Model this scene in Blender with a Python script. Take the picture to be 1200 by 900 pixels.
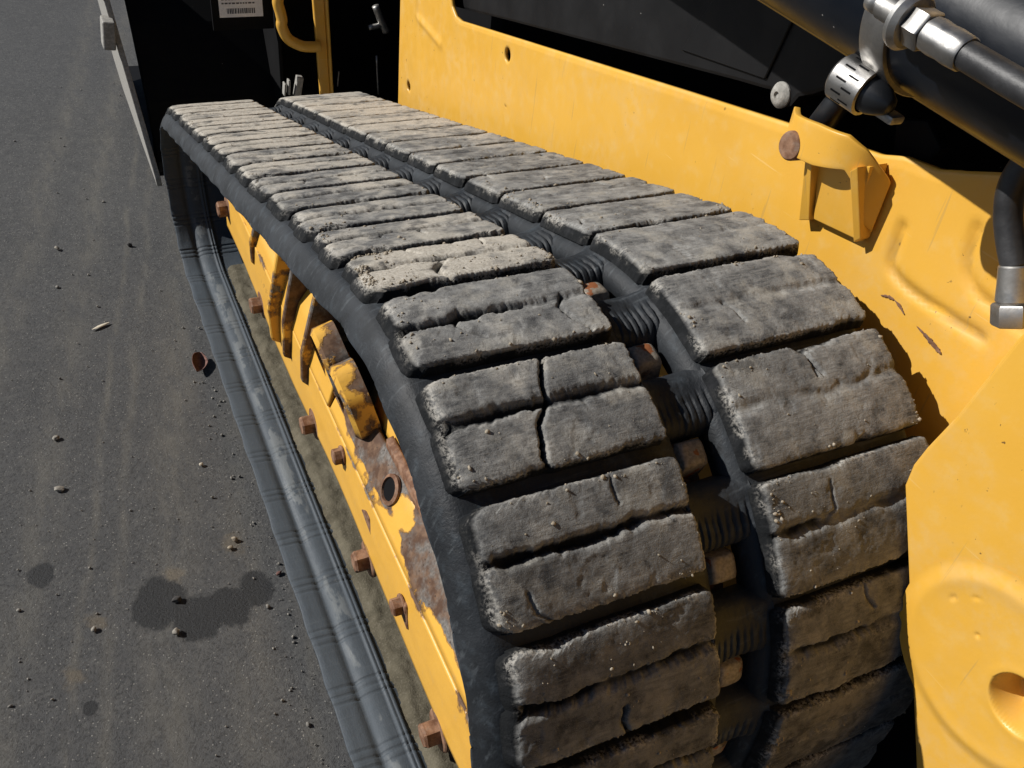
import bpy, bmesh, math, random
import numpy as np
from mathutils import Vector, Matrix

for o in list(bpy.data.objects): bpy.data.objects.remove(o)
scene = bpy.context.scene
COL = scene.collection

# ------------------------------------------------------------------ camera, sky, sun, exposure
def cam_axes(yaw, pitch, roll):
    cy, sy, cp, sp = math.cos(yaw), math.sin(yaw), math.cos(pitch), math.sin(pitch)
    f = Vector((sy*cp, cy*cp, -sp)); r = Vector((cy, -sy, 0)); u = r.cross(f)
    c, s = math.cos(roll), math.sin(roll)
    return c*r + s*u, c*u - s*r, f
cd = bpy.data.cameras.new('camera'); cam = bpy.data.objects.new('camera', cd); COL.objects.link(cam)
r_, u_, f_ = cam_axes(math.radians(29.6295), math.radians(38.5801), math.radians(7.2113))
m = Matrix(((r_.x, u_.x, -f_.x), (r_.y, u_.y, -f_.y), (r_.z, u_.z, -f_.z))).to_4x4()
m.translation = Vector((-0.1086, 0.0, 1.1105)); cam.matrix_world = m
cd.sensor_fit = 'HORIZONTAL'; cd.sensor_width = 36.0; cd.lens = 36.0*1053.095/1200.0
cd.clip_start = 0.01; cd.clip_end = 500
scene.camera = cam

SUN = Vector((-0.70, 0.40, 0.59)).normalized()
w = bpy.data.worlds.new('World'); scene.world = w; w.use_nodes = True
wn = w.node_tree.nodes; wn.clear()
sky = wn.new('ShaderNodeTexSky'); sky.sky_type = 'NISHITA'; sky.sun_disc = False; sky.air_density = 0.6; sky.dust_density = 0.3
sky.sun_elevation = math.asin(SUN.z); sky.sun_rotation = math.atan2(SUN.x, SUN.y)
bg = wn.new('ShaderNodeBackground'); bg.inputs['Strength'].default_value = 0.05
wo = wn.new('ShaderNodeOutputWorld')
w.node_tree.links.new(sky.outputs[0], bg.inputs[0]); w.node_tree.links.new(bg.outputs[0], wo.inputs[0])
sd = bpy.data.lights.new('sun', 'SUN'); sd.energy = 5.0; sd.angle = math.radians(0.53); sd.color = (1.0, 0.97, 0.925)
sun = bpy.data.objects.new('sun', sd); COL.objects.link(sun)
sun.rotation_euler = SUN.to_track_quat('Z', 'Y').to_euler(); sun.location = (-3, 1.5, 4)
vs = scene.view_settings; vs.view_transform = 'Standard'; vs.look = 'None'; vs.exposure = 0.12; vs.gamma = 1.0
vs.use_curve_mapping = False
scene.cycles.max_bounces = 6; scene.cycles.diffuse_bounces = 3; scene.cycles.glossy_bounces = 3

# ------------------------------------------------------------------ numeric helpers
rng = random.Random(7); nrg = np.random.default_rng(7)
def sstep(a, b, x):
    t = np.clip((np.asarray(x, float)-a)/(b-a), 0, 1); return t*t*(3-2*t)
def _h(ix, iy, seed):
    n = (ix*374761393 + iy*668265263 + seed*974634777) & 0xffffffff
    n = ((n ^ (n >> 13))*1274126177) & 0xffffffff
    return ((n ^ (n >> 16)) & 0xffff)/65535.0
def vnoise(x, y, seed=0):
    x = np.asarray(x, float); y = np.asarray(y, float); x, y = np.broadcast_arrays(x, y)
    ix = np.floor(x).astype(np.int64); iy = np.floor(y).astype(np.int64); fx = x-ix; fy = y-iy
    fx = fx*fx*(3-2*fx); fy = fy*fy*(3-2*fy)
    a = _h(ix, iy, seed); b = _h(ix+1, iy, seed); c = _h(ix, iy+1, seed); d = _h(ix+1, iy+1, seed)
    return (a*(1-fx)+b*fx)*(1-fy)+(c*(1-fx)+d*fx)*fy
def fbm(x, y, seed=0, o=4):
    s = 0; a = .5; t = 0
    for i in range(o):
        s = s + a*vnoise(np.asarray(x)*2**i, np.asarray(y)*2**i, seed+i*17); t += a; a *= .55
    return s/t - .5            # about -0.5 .. 0.5

# ------------------------------------------------------------------ object helpers
def setp(o, label=None, cat=None, group=None, kind=None):
    if label: o['label'] = label
    if cat: o['category'] = cat
    if group: o['group'] = group
    if kind: o['kind'] = kind
    return o
def empty(name, loc, label, cat, group=None):
    o = bpy.data.objects.new(name, None); o.location = loc; o.empty_display_size = .1; COL.objects.link(o)
    return setp(o, label, cat, group)
def attach(o, parent):
    if parent is None: return
    o.parent = parent
    pw = parent.get('_w'); 
    o.matrix_parent_inverse = world_of(parent).inverted()
WORLD = {}
def world_of(o): return WORLD.get(o.name, Matrix.Translation(o.location) if o.parent is None else Matrix.Identity(4))
def link(name, me, mat, parent=None, mw=None):
    o = bpy.data.objects.new(name, me); COL.objects.link(o)
    if mat and not me.materials: me.materials.append(mat)
    if mw is not None:
        if parent is not None: WORLD[o.name] = mw.copy()
        o.matrix_basis = mw
    if parent is not None:
        o.parent = parent; o.matrix_parent_inverse = world_of(parent).inverted()
    return o
def mesh(name, V, F, smooth=True, attrs=None):
    me = bpy.data.meshes.new(name)
    V = np.asarray(V, np.float32)
    if isinstance(F, np.ndarray):
        nf, k = F.shape
        me.vertices.add(len(V)); me.vertices.foreach_set('co', V.ravel())
        me.loops.add(nf*k); me.loops.foreach_set('vertex_index', F.astype(np.int32).ravel())
        me.polygons.add(nf); me.polygons.foreach_set('loop_start', np.arange(0, nf*k, k, dtype=np.int32))
        me.update(calc_edges=True); me.validate()
    else:
        me.from_pydata([tuple(map(float, v)) for v in V], [], F)
    if smooth: me.polygons.foreach_set('use_smooth', [True]*len(me.polygons))
    for n, a in (attrs or {}).items():
        at = me.attributes.new(n, 'FLOAT', 'POINT'); at.data.foreach_set('value', np.asarray(a, np.float32).ravel())
    me.update(); return me
def grid_faces(nr, nc, wrap_r=False, wrap_c=False, flip=False):
    i = np.arange(nr if wrap_r else nr-1)[:, None]; j = np.arange(nc if wrap_c else nc-1)[None, :]
    a = i*nc+j; b = i*nc+(j+1) % nc; c = ((i+1) % nr)*nc+(j+1) % nc; d = ((i+1) % nr)*nc+j
    a, b, c, d = np.broadcast_arrays(a, b, c, d)
    q = np.stack([a, b, c, d], -1).reshape(-1, 4)
    return q[:, ::-1].copy() if flip else q
def join(parts):
    V = []; F = []; n = 0
    for v, f in parts:
        V += [tuple(p) for p in v]; F += [tuple(int(i)+n for i in q) for q in f]; n += len(v)
    return V, F
def bm_mesh(name, bm, smooth=False, bevel=0, seg=2, ang=35):
    if bevel:
        bm.normal_update()
        es = [e for e in bm.edges if len(e.link_faces) == 2 and e.calc_face_angle(0) > math.radians(ang)]
        bmesh.ops.bevel(bm, geom=es, offset=bevel, segments=seg, affect='EDGES', profile=.6)
    bmesh.ops.recalc_face_normals(bm, faces=bm.faces)
    me = bpy.data.meshes.new(name); bm.to_mesh(me); bm.free()
    if smooth:
        me.polygons.foreach_set('use_smooth', [True]*len(me.polygons)); me.set_sharp_from_angle(angle=math.radians(40))
    return me
def add_box(bm, c, s, M=None):
    r = bmesh.ops.create_cube(bm, size=1.0)
    T = Matrix.Translation(c) @ (M.to_4x4() if M else Matrix.Identity(4)) @ Matrix.Diagonal((*s, 1))
    bmesh.ops.transform(bm, matrix=T, verts=r['verts'])
def prism(bm, poly, axis, a, b):
    """extrude a 2-D polygon: axis 'x' polygon is (y,z), 'y' is (x,z), 'z' is (x,y)"""
    mk = {'x': lambda p, t: (t, p[0], p[1]), 'y': lambda p, t: (p[0], t, p[1]), 'z': lambda p, t: (p[0], p[1], t)}[axis]
    A = [bm.verts.new(mk(p, a)) for p in poly]; B = [bm.verts.new(mk(p, b)) for p in poly]
    bm.faces.new(A); bm.faces.new(B[::-1]); n = len(poly)
    for i in range(n): bm.faces.new((A[i], B[i], B[(i+1) % n], A[(i+1) % n]))
def frame_of(d):
    d = Vector(d).normalized(); a = Vector((0, 0, 1)) if abs(d.z) < .9 else Vector((1, 0, 0))
    e1 = d.cross(a).normalized(); return d, e1, d.cross(e1)
def revolve(p0, d, prof, n=32, rfun=None):
    """lathe: prof = [(t along d, radius)...]; returns verts, faces (capped)"""
    d, e1, e2 = frame_of(d); p0 = Vector(p0); V = []; F = []
    for t, r in prof:
        for k in range(n):
            a = 2*math.pi*k/n; rr = r*(rfun(a, t) if rfun else 1)
            V.append(p0+d*t+e1*(rr*math.cos(a))+e2*(rr*math.sin(a)))
    for i in range(len(prof)-1):
        for k in range(n):
            F.append((i*n+k, i*n+(k+1) % n, (i+1)*n+(k+1) % n, (i+1)*n+k))
    F.append(tuple(range(n))[::-1]); F.append(tuple((len(prof)-1)*n+k for k in range(n)))
    return V, F
def lathe_obj(name, p0, d, prof, mat, parent, n=32, rfun=None, sharp=True):
    V, F = revolve(p0, d, prof, n, rfun); me = mesh(name, V, F)
    if sharp: me.set_sharp_from_angle(angle=math.radians(38))
    return link(name, me, mat, parent)
def tube(pts, rad, n=16, cap=True):
    pts = [Vector(p) for p in pts]; V = []; F = []; e1 = None
    for i, p in enumerate(pts):
        d = (pts[min(i+1, len(pts)-1)]-pts[max(i-1, 0)]).normalized()
        if e1 is None: _, e1, _ = frame_of(d)
        e1 = (e1-d*e1.dot(d)).normalized(); e2 = d.cross(e1)
        r = rad[i] if isinstance(rad, (list, tuple)) else rad
        for k in range(n):
            a = 2*math.pi*k/n; V.append(p+e1*(r*math.cos(a))+e2*(r*math.sin(a)))
    for i in range(len(pts)-1):
        for k in range(n): F.append((i*n+k, i*n+(k+1) % n, (i+1)*n+(k+1) % n, (i+1)*n+k))
    if cap: F.append(tuple(range(n))[::-1]); F.append(tuple((len(pts)-1)*n+k for k in range(n)))
    return V, F
def smooth_path(pts, n=8):
    P = [Vector(p) for p in pts]; out = []
    for i in range(len(P)-1):
        a, b, c, d = P[max(i-1, 0)], P[i], P[i+1], P[min(i+2, len(P)-1)]
        for k in range(n):
            t = k/n; out.append(.5*((2*b)+(c-a)*t+(2*a-5*b+4*c-d)*t*t+(3*b-a-3*c+d)*t**3))
    return out+[P[-1]]

# ------------------------------------------------------------------ material helpers
class NT:
    def __init__(s, name, coord='Object'):
        s.mat = bpy.data.materials.new(name); s.mat.use_nodes = True; s.t = s.mat.node_tree; s.N = s.t.nodes; s.N.clear()
        s.out = s.N.new('ShaderNodeOutputMaterial'); s.b = s.N.new('ShaderNodeBsdfPrincipled')
        s.l(s.b.outputs[0], s.out.inputs[0])
        g = s.N.new('ShaderNodeNewGeometry'); s.pos = g.outputs['Position']; s.geo = g
    def l(s, a, b): s.t.links.new(a, b)
    def put(s, sock, v):
        if hasattr(v, 'links') or isinstance(v, bpy.types.NodeSocket): s.l(v, sock)
        else:
            try: sock.default_value = v
            except Exception: sock.default_value = (*v, 1)
    def noise(s, scale, detail=4, rough=.55, vec=None, dist=0, out='Fac'):
        n = s.N.new('ShaderNodeTexNoise'); n.inputs['Scale'].default_value = scale; n.inputs['Detail'].default_value = detail
        n.inputs['Roughness'].default_value = rough; n.inputs['Distortion'].default_value = dist
        s.l(vec if vec is not None else s.pos, n.inputs['Vector']); return n.outputs[out]
    def voro(s, scale, feat='F1', out='Distance', vec=None, rnd=1):
        n = s.N.new('ShaderNodeTexVoronoi'); n.inputs['Scale'].default_value = scale; n.feature = feat; n.inputs['Randomness'].default_value = rnd
        s.l(vec if vec is not None else s.pos, n.inputs['Vector']); return n.outputs[out]
    def map(s, v=None, scale=(1, 1, 1), loc=(0, 0, 0), rot=(0, 0, 0)):
        n = s.N.new('ShaderNodeMapping'); n.inputs['Scale'].default_value = scale; n.inputs['Location'].default_value = loc
        n.inputs['Rotation'].default_value = rot; s.l(v if v is not None else s.pos, n.inputs['Vector']); return n.outputs[0]
    def math(s, op, a, b=0, c=0, clamp=False):
        n = s.N.new('ShaderNodeMath'); n.operation = op; n.use_clamp = clamp
        for i, v in enumerate((a, b, c)): s.put(n.inputs[i], v)
        return n.outputs[0]
    def ss(s, v, lo, hi, a=0., b=1.):
        n = s.N.new('ShaderNodeMapRange'); n.interpolation_type = 'SMOOTHSTEP'
        s.put(n.inputs[0], v)
        if lo < hi:
            n.inputs[1].default_value = lo; n.inputs[2].default_value = hi; n.inputs[3].default_value = a; n.inputs[4].default_value = b
        else:
            n.inputs[1].default_value = hi; n.inputs[2].default_value = lo; n.inputs[3].default_value = b; n.inputs[4].default_value = a
        return n.outputs[0]
    def mix(s, fac, a, b, mode='MIX'):
        n = s.N.new('ShaderNodeMix'); n.data_type = 'RGBA'; n.blend_type = mode
        s.put(n.inputs['Factor'], fac)
        for k, v in ((6, a), (7, b)):
            if isinstance(v, bpy.types.NodeSocket): s.l(v, n.inputs[k])
            else: n.inputs[k].default_value = (*v, 1)
        return n.outputs[2]
    def attr(s, name):
        n = s.N.new('ShaderNodeAttribute'); n.attribute_name = name; return n.outputs['Fac']
    def objcol(s):
        n = s.N.new('ShaderNodeObjectInfo'); sp = s.N.new('ShaderNodeSeparateColor'); s.l(n.outputs['Color'], sp.inputs[0]); return sp.outputs
    def xyz(s, v=None):
        n = s.N.new('ShaderNodeSeparateXYZ'); s.l(v if v is not None else s.pos, n.inputs[0]); return n.outputs
    def bump(s, h, dist, strength=1., prev=None):
        n = s.N.new('ShaderNodeBump'); n.inputs['Strength'].default_value = strength; n.inputs['Distance'].default_value = dist
        s.l(h, n.inputs['Height'])
        if prev is not None: s.l(prev, n.inputs['Normal'])
        return n.outputs[0]
    def fin(s, color, rough=.5, metal=0., normal=None, spec=None, coat=None):
        s.put(s.b.inputs['Base Color'], color); s.put(s.b.inputs['Roughness'], rough); s.put(s.b.inputs['Metallic'], metal)
        if normal is not None: s.l(normal, s.b.inputs['Normal'])
        if spec is not None: s.put(s.b.inputs['Specular IOR Level'], spec)
        if coat is not None: s.put(s.b.inputs['Coat Weight'], coat)
        return s.mat

def mat_lug():
    n = NT('lug_rubber_dusty'); top = n.attr('top'); rim = n.attr('rim'); oc = n.objcol()
    big = n.noise(14, 3); mid = n.noise(70, 5, .62); fine = n.noise(420, 5, .68); grit = n.noise(1700, 2, .6)
    streak = n.noise(1.0, 4, .6, vec=n.map(scale=(60, 420, 420)))
    grey = n.mix(n.ss(n.math('ADD', n.math('MULTIPLY', mid, .6), n.math('MULTIPLY', big, .4)), .38, .62), (.070, .070, .071), (.31, .305, .288))
    grey = n.mix(n.ss(streak, .38, .68), grey, (.19, .186, .176))
    tanm = n.math('ADD', n.math('MULTIPLY', big, .9), n.math('MULTIPLY', mid, .45))
    tanm = n.ss(n.math('ADD', tanm, n.math('SUBTRACT', oc[0], .5)), .64, .95)
    tan = n.mix(n.ss(fine, .3, .7), (.35, .31, .25), (.57, .525, .45))
    c = n.mix(n.math('MULTIPLY', tanm, .9), grey, tan)
    patch = n.ss(n.noise(24, 5, .65), .50, .66); c = n.mix(n.math('MULTIPLY', patch, .6), c, (.37, .345, .295))
    c = n.mix(n.math('MULTIPLY', n.ss(n.noise(31, 4, .6), .55, .66), .7), c, (.050, .050, .052))
    c = n.mix(n.ss(grit, .56, .70), c, n.mix(.6, c, (.03, .03, .03)))
    c = n.mix(n.math('MULTIPLY', n.ss(grit, .40, .30), .55), c, (.40, .38, .34))
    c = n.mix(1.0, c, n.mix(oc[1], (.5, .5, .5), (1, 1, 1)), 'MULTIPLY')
    dust = n.math('MULTIPLY', top, n.ss(n.math('ADD', n.math('MULTIPLY', fine, .6), n.math('MULTIPLY', mid, .6)), .33, .50))
    rub = n.mix(n.ss(mid, .45, .75), (.006, .007, .008), (.020, .021, .023))
    c = n.mix(dust, rub, c)
    rm = n.math('MULTIPLY', n.math('MULTIPLY', rim, n.ss(n.noise(38, 4, .6), .44, .60)), n.ss(fine, .42, .60))
    c = n.mix(n.math('MULTIPLY', rm, .8), c, (.43, .405, .36))
    h = n.math('ADD', n.math('MULTIPLY', fine, .0006), n.math('MULTIPLY', grit, .0003))
    h = n.math('ADD', h, n.math('ADD', n.math('MULTIPLY', mid, .0004), n.math('MULTIPLY', streak, .0005)))
    return n.fin(c, .9, 0, n.bump(h, 1.0, .95), .25)
def mat_belt():
    n = NT('belt_rubber'); a = n.noise(9, 5, .6); b = n.noise(60, 6, .6); f = n.noise(500, 4, .6)
    sx = n.noise(1, 5, .6, vec=n.map(scale=(220, 30, 30)))
    c = n.mix(n.ss(a, .35, .7), (.010, .012, .0145), (.024, .028, .033))
    c = n.mix(n.math('MULTIPLY', n.ss(b, .52, .75), .5), c, (.056, .070, .082))
    scr = n.noise(1, 4, .6, vec=n.map(scale=(14, 240, 60))); c = n.mix(n.math('MULTIPLY', n.ss(scr, .55, .72), .5), c, (.075, .085, .092))
    dk = n.ss(n.noise(26, 5, .65), .52, .66); c = n.mix(n.math('MULTIPLY', dk, .6), c, (.008, .009, .010))
    up = n.attr('inner')
    c = n.mix(n.math('MULTIPLY', n.attr('bead'), n.ss(n.noise(34, 5, .6, vec=n.map(scale=(1, .35, 1))), .50, .57)), c, (.19, .195, .185))
    c = n.mix(n.math('MULTIPLY', up, .6), c, (.074, .094, .115))
    h = n.math('ADD', n.math('ADD', n.math('MULTIPLY', b, .0007), n.math('MULTIPLY', f, .00035)), n.math('MULTIPLY', sx, .0003))
    return n.fin(c, n.ss(a, .3, .7, .52, .75), 0, n.bump(h, 1.0, 1.0), .4)
def mat_yellow(name='yellow_paint', dirt=1.0):
    n = NT(name); a = n.noise(5, 4); b = n.noise(45, 6, .6); f = n.noise(300, 4)
    c = n.mix(n.ss(a, .3, .7), (.70, .385, .052), (.66, .355, .046))
    c = n.mix(n.math('MULTIPLY', n.ss(b, .5, .75), .22*dirt), c, (.62, .46, .20))
    lo = n.noise(1, 6, .65, vec=n.map(scale=(6, 6, 2.5)))
    c = n.mix(n.math('MULTIPLY', n.ss(lo, .52, .7), .25*dirt), c, (.55, .36, .12))
    sp = n.voro(28); spk = n.math('MULTIPLY', n.ss(sp, .055, .03), n.ss(n.noise(9, 2), .52, .6))
    c = n.mix(n.math('MULTIPLY', spk, .8), c, (.10, .055, .02))
    c = n.mix(n.math('MULTIPLY', n.attr('grime'), n.ss(b, .25, .6)), c, (.30, .17, .035))
    scr = n.noise(1, 3, .5, vec=n.map(scale=(8, 12, 260), rot=(.35, 0, 0)))
    c = n.mix(n.math('MULTIPLY', n.ss(scr, .70, .74), .35), c, (.75, .52, .2))
    s2 = n.noise(1, 2, .5, vec=n.map(scale=(5, 170, 9), rot=(-.5, 0, 0))); c = n.mix(n.math('MULTIPLY', n.ss(s2, .69, .73), .4*dirt), c, (.42, .27, .09))
    film = n.math('MULTIPLY', n.ss(n.noise(8, 6, .65), .42, .68), n.ss(n.noise(70, 4, .6), .3, .65)); c = n.mix(n.math('MULTIPLY', film, .2*dirt), c, (.50, .40, .24))
    chip = n.math('MULTIPLY', n.ss(n.noise(160, 3, .6), .69, .71), n.ss(n.noise(11, 3), .5, .62)); c = n.mix(n.math('MULTIPLY', chip, .85), c, (.10, .055, .025))
    nb = n.bump(n.math('ADD', n.math('MULTIPLY', f, .00008), n.math('MULTIPLY', a, .0006)), 1., 1.)
    return n.fin(c, n.math('ADD', n.ss(b, .3, .7, .33, .48), n.math('MULTIPLY', film, .2)), 0, nb, .5)
def mat_worn(name='worn_yellow_paint', thr=.5, bands=True):
    """paint chipped through to rusty and bare steel; 'bare' attribute raises the wear"""
    n = NT(name); a = n.noise(11, 6, .62); b = n.noise(60, 6, .6); f = n.noise(260, 5, .6); br = n.attr('bare')
    k = n.math('ADD', n.math('ADD', n.math('MULTIPLY', a, .55), n.math('MULTIPLY', b, .2)), n.math('MULTIPLY', br, .5))
    msk = n.ss(k, thr, thr+.015); edge = n.math('SUBTRACT', n.ss(k, thr-.03, thr-.005), msk)
    paint = n.mix(n.ss(a, .3, .7), (.69, .38, .058), (.64, .345, .05))
    paint = n.mix(n.math('MULTIPLY', n.ss(b, .55, .75), .3), paint, (.5, .33, .14))
    steel = n.mix(n.ss(f, .35, .7), (.095, .085, .076), (.19, .172, .152))
    rust = n.mix(n.ss(b, .4, .65), (.07, .032, .015), (.15, .085, .048))
    metal = n.mix(n.ss(n.noise(17, 6, .65), .44, .60), rust, steel)
    metal = n.mix(n.ss(n.voro(90), .16, .08), metal, (.05, .028, .016))
    c = n.mix(msk, paint, metal); c = n.mix(n.math('MULTIPLY', edge, .7), c, (.16, .075, .03))
    h = n.math('MULTIPLY', msk, -1.0); nb = n.bump(h, .0012, .7); nb = n.bump(b, .0015, .3, nb); nb = n.bump(f, .0005, .4, nb)
    return n.fin(c, n.ss(msk, 0, 1, .42, .7), 0, nb, .4)
def mat_rust(name='rusty_steel', light=1.0):
    n = NT(name); a = n.noise(60, 6, .6); f = n.noise(500, 5, .6); b = n.noise(150, 3)
    c = n.mix(n.ss(a, .35, .68), tuple(x*light for x in (.115, .05, .024)), tuple(x*light for x in (.29, .165, .10)))
    c = n.mix(n.math('MULTIPLY', n.ss(b, .5, .7), .5), c, tuple(x*light for x in (.22, .16, .12)))
    return n.fin(c, .75, 0, n.bump(f, .0008, .6), .35)
def mat_tooth():
    n = NT('worn_tooth_steel'); a = n.noise(75, 4, .55); f = n.noise(400, 4)
    c = n.mix(n.ss(f, .3, .7), (.20, .165, .125), (.33, .285, .23))
    c = n.mix(n.ss(a, .58, .62), c, (.27, .095, .035))
    c = n.mix(n.ss(n.noise(55, 4), .6, .68), c, (.09, .06, .045))
    return n.fin(c, .55, .2, n.bump(f, .0006, .4))
def mat_black(name='black_gloss_paint', col=(.009, .010, .012), rough=.32, dusty=.25, spec=.5):
    n = NT(name); a = n.noise(14, 6, .6); f = n.noise(240, 4)
    c = n.mix(n.math('MULTIPLY', n.ss(a, .48, .8), dusty), col, (.10, .105, .11))
    sp = n.voro(55); c = n.mix(n.math('MULTIPLY', n.ss(sp, .05, .02), n.ss(n.noise(7, 2), .5, .6)), c, (.28, .27, .25))
    return n.fin(c, n.ss(a, .3, .75, rough, rough+.2), 0, n.bump(f, .0003, .2), spec)
def mat_hose():
    n = NT('hose_rubber'); f = n.noise(300, 5, .6); a = n.noise(30, 5)
    c = n.mix(n.ss(a, .4, .75), (.012, .012, .013), (.04, .04, .042)); return n.fin(c, .5, 0, n.bump(f, .0006, .4))
def mat_zinc(name='zinc_plated_steel', col=(.62, .60, .56), rough=.3):
    n = NT(name); a = n.noise(80, 5, .6); f = n.noise(420, 3)
    c = n.mix(n.ss(a, .35, .75), col, tuple(x*.62 for x in col))
    return n.fin(c, n.ss(a, .3, .7, rough, rough+.2), 1., n.bump(f, .0003, .3))
def mat_dirt():
    n = NT('packed_dirt'); a = n.noise(25, 6, .6); f = n.noise(350, 6, .65)
    c = n.mix(n.ss(a, .35, .7), (.075, .066, .045), (.135, .12, .085)); c = n.mix(n.ss(f, .5, .75), c, (.17, .15, .115))
    nb = n.bump(f, .002, .8); return n.fin(c, .95, 0, n.bump(a, .004, .5, nb), .2)
def mat_stone(name, c1, c2):
    n = NT(name); a = n.noise(180, 5, .6); return n.fin(n.mix(n.ss(a, .35, .7), c1, c2), .9, 0, n.bump(n.noise(700, 4), .0006, .6), .3)
def mat_asphalt():
    n = NT('asphalt'); x = n.xyz()
    a = n.noise(2.2, 5, .6); b = n.noise(30, 6, .6); f = n.noise(260, 6, .7); g = n.noise(900, 4, .6)
    c = n.mix(n.ss(a, .3, .7), (.092, .0925, .093), (.118, .118, .117))
    c = n.mix(n.ss(b, .42, .72), c, (.134, .132, .127))
    c = n.mix(n.math('MULTIPLY', n.ss(f, .36, .52), .55), (.042, .042, .042), c)
    v = n.voro(330, out='Color'); vs_ = n.N.new('ShaderNodeSeparateColor'); n.l(v, vs_.inputs[0])
    v2 = n.voro(150, out='Color'); v2s = n.N.new('ShaderNodeSeparateColor'); n.l(v2, v2s.inputs[0]); c = n.mix(n.ss(v2s.outputs[1], .0, 1., .0, .16), c, (.065, .065, .065))
    c = n.mix(n.math('MULTIPLY', n.ss(v2s.outputs[2], .80, .95), .13), c, (.19, .185, .17))
    st = n.math('MULTIPLY', n.ss(vs_.outputs[0], .90, .96), n.ss(n.voro(330), .42, .25))
    c = n.mix(n.math('MULTIPLY', st, .75), c, (.27, .26, .235))
    # pale dusty lanes rubbed by tyres, running along the yard
    t = n.math('ADD', x[0], n.math('MULTIPLY', x[1], -.178)); t = n.math('ADD', t, .396)
    wob = n.math('MULTIPLY', n.math('SUBTRACT', n.noise(3, 3), .5), .05); t = n.math('ADD', t, wob)
    lane = None
    for cx, wd, am in ((0.0, .012, .42), (.042, .016, .34), (.12, .06, .40), (-.08, .05, .36), (.23, .05, .30), (-.2, .05, .34), (.31, .03, .3)):
        d = n.math('ABSOLUTE', n.math('SUBTRACT', t, cx)); q = n.math('MULTIPLY', n.ss(d, wd, 0), am)
        lane = q if lane is None else n.math('MAXIMUM', lane, q)
    lane = n.math('MULTIPLY', lane, n.ss(n.noise(1, 6, .65, vec=n.map(scale=(40, 9, 1))), .32, .68))
    c = n.mix(lane, c, (.165, .152, .125))
    # sandy spots
    for (px, py, r) in ((-.006, .99, .022), (-.212, .91, .018), (-.10, .955, .02), (-.25, .83, .02)):
        d = n.math('ADD', n.math('POWER', n.math('SUBTRACT', x[0], px), 2), n.math('MULTIPLY', n.math('POWER', n.math('SUBTRACT', x[1], py), 2), .6))
        d = n.math('ADD', n.math('SQRT', d), n.math('MULTIPLY', n.math('SUBTRACT', n.noise(45, 5, .65), .5), .05))
        c = n.mix(n.math('MULTIPLY', n.ss(d, r, r*.2), .45), c, (.165, .132, .088))
    # oil stains
    wet = None
    for (px, py, rx, ry) in ((-.128, .915, .040, .052), (-.080, .868, .042, .044), (-.035, .872, .034, .040), (.006, .892, .028, .038), (-.277, 1.026, .019, .026), (-.235, .775, .010, .012)):
        d = n.math('ADD', n.math('POWER', n.math('DIVIDE', n.math('SUBTRACT', x[0], px), rx), 2), n.math('POWER', n.math('DIVIDE', n.math('SUBTRACT', x[1], py), ry), 2))
        d = n.math('ADD', n.math('SQRT', d), n.math('ADD', n.math('MULTIPLY', n.math('SUBTRACT', n.noise(24, 5, .65), .5), .9), n.math('MULTIPLY', n.math('SUBTRACT', n.noise(150, 4, .6), .5), .35)))
        q = n.ss(d, 1.06, .80); wet = q if wet is None else n.math('MAXIMUM', wet, q)
    c = n.mix(n.math('MULTIPLY', wet, .93), c, (.012, .0125, .0135))
    h = n.math('ADD', n.math('MULTIPLY', f, .0022), n.math('ADD', n.math('MULTIPLY', g, .0009), n.math('MULTIPLY', b, .0014))); nb = n.bump(h, 1.0, 1.0)
    return n.fin(c, n.math('SUBTRACT', .9, n.math('MULTIPLY', wet, .28)), 0, nb, .35)

M = dict(lug=mat_lug(), belt=mat_belt(), yellow=mat_yellow(), worn=mat_worn(), worn2=mat_worn('worn_bare_steel', .45),
         rust=mat_rust(), rust2=mat_rust('rusty_pin', 1.0), tooth=mat_tooth(), black=mat_black(),
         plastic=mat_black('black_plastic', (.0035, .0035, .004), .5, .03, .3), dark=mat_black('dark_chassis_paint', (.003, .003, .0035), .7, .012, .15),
         tubeblack=mat_black('cylinder_black_paint', (.004, .006, .010), .27, .03, .22),
         hose=mat_hose(), zinc=mat_zinc(col=(.40, .39, .375), rough=.34), zinc2=mat_zinc('dull_zinc', (.45, .44, .42), .42), dirt=mat_dirt(),
         bare=mat_stone('bucket_worn_steel', (.24, .232, .21), (.36, .345, .315)), crumb=mat_stone('dirt_crumb', (.24, .20, .145), (.36, .31, .24)),
         grit=mat_stone('road_grit', (.15, .14, .125), (.30, .28, .245)), pale=mat_stone('pale_chip', (.5, .44, .34), (.62, .56, .45)),
         stone=mat_stone('pebble_stone', (.20, .18, .15), (.32, .30, .26)), dkstone=mat_stone('dark_pebble', (.035, .034, .033), (.08, .075, .07)),
         leaf=mat_stone('dry_leaf', (.12, .06, .05), (.21, .115, .095)), asphalt=mat_asphalt())

# ------------------------------------------------------------------ ground
def ground():
    ys = np.concatenate([[-60, -8, -2], np.linspace(.3, 3.2, 60), [4, 6, 10, 25, 80, 200]]); xs = np.concatenate([[-120, -25, -6, -2], np.linspace(-.9, .3, 40), [2, 8, 30, 120]])
    Y, X = np.meshgrid(ys, xs, indexing='ij'); Z = .003*fbm(X*5, Y*5, 3)*(np.abs(X) < .9)*(Y > .3)*(Y < 3.2)
    V = np.stack([X, Y, Z-.002], -1).reshape(-1, 3)
    o = link('ground', mesh('ground', V, grid_faces(len(ys), len(xs), flip=True)), M['asphalt']); setp(o, kind='structure')
ground()

# ------------------------------------------------------------------ the loader and its track path
loader = empty('compact_track_loader', (0.26, 1.2, 0), 'yellow and black tracked loader with muddy rubber track, standing on grey asphalt', 'loader')

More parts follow.
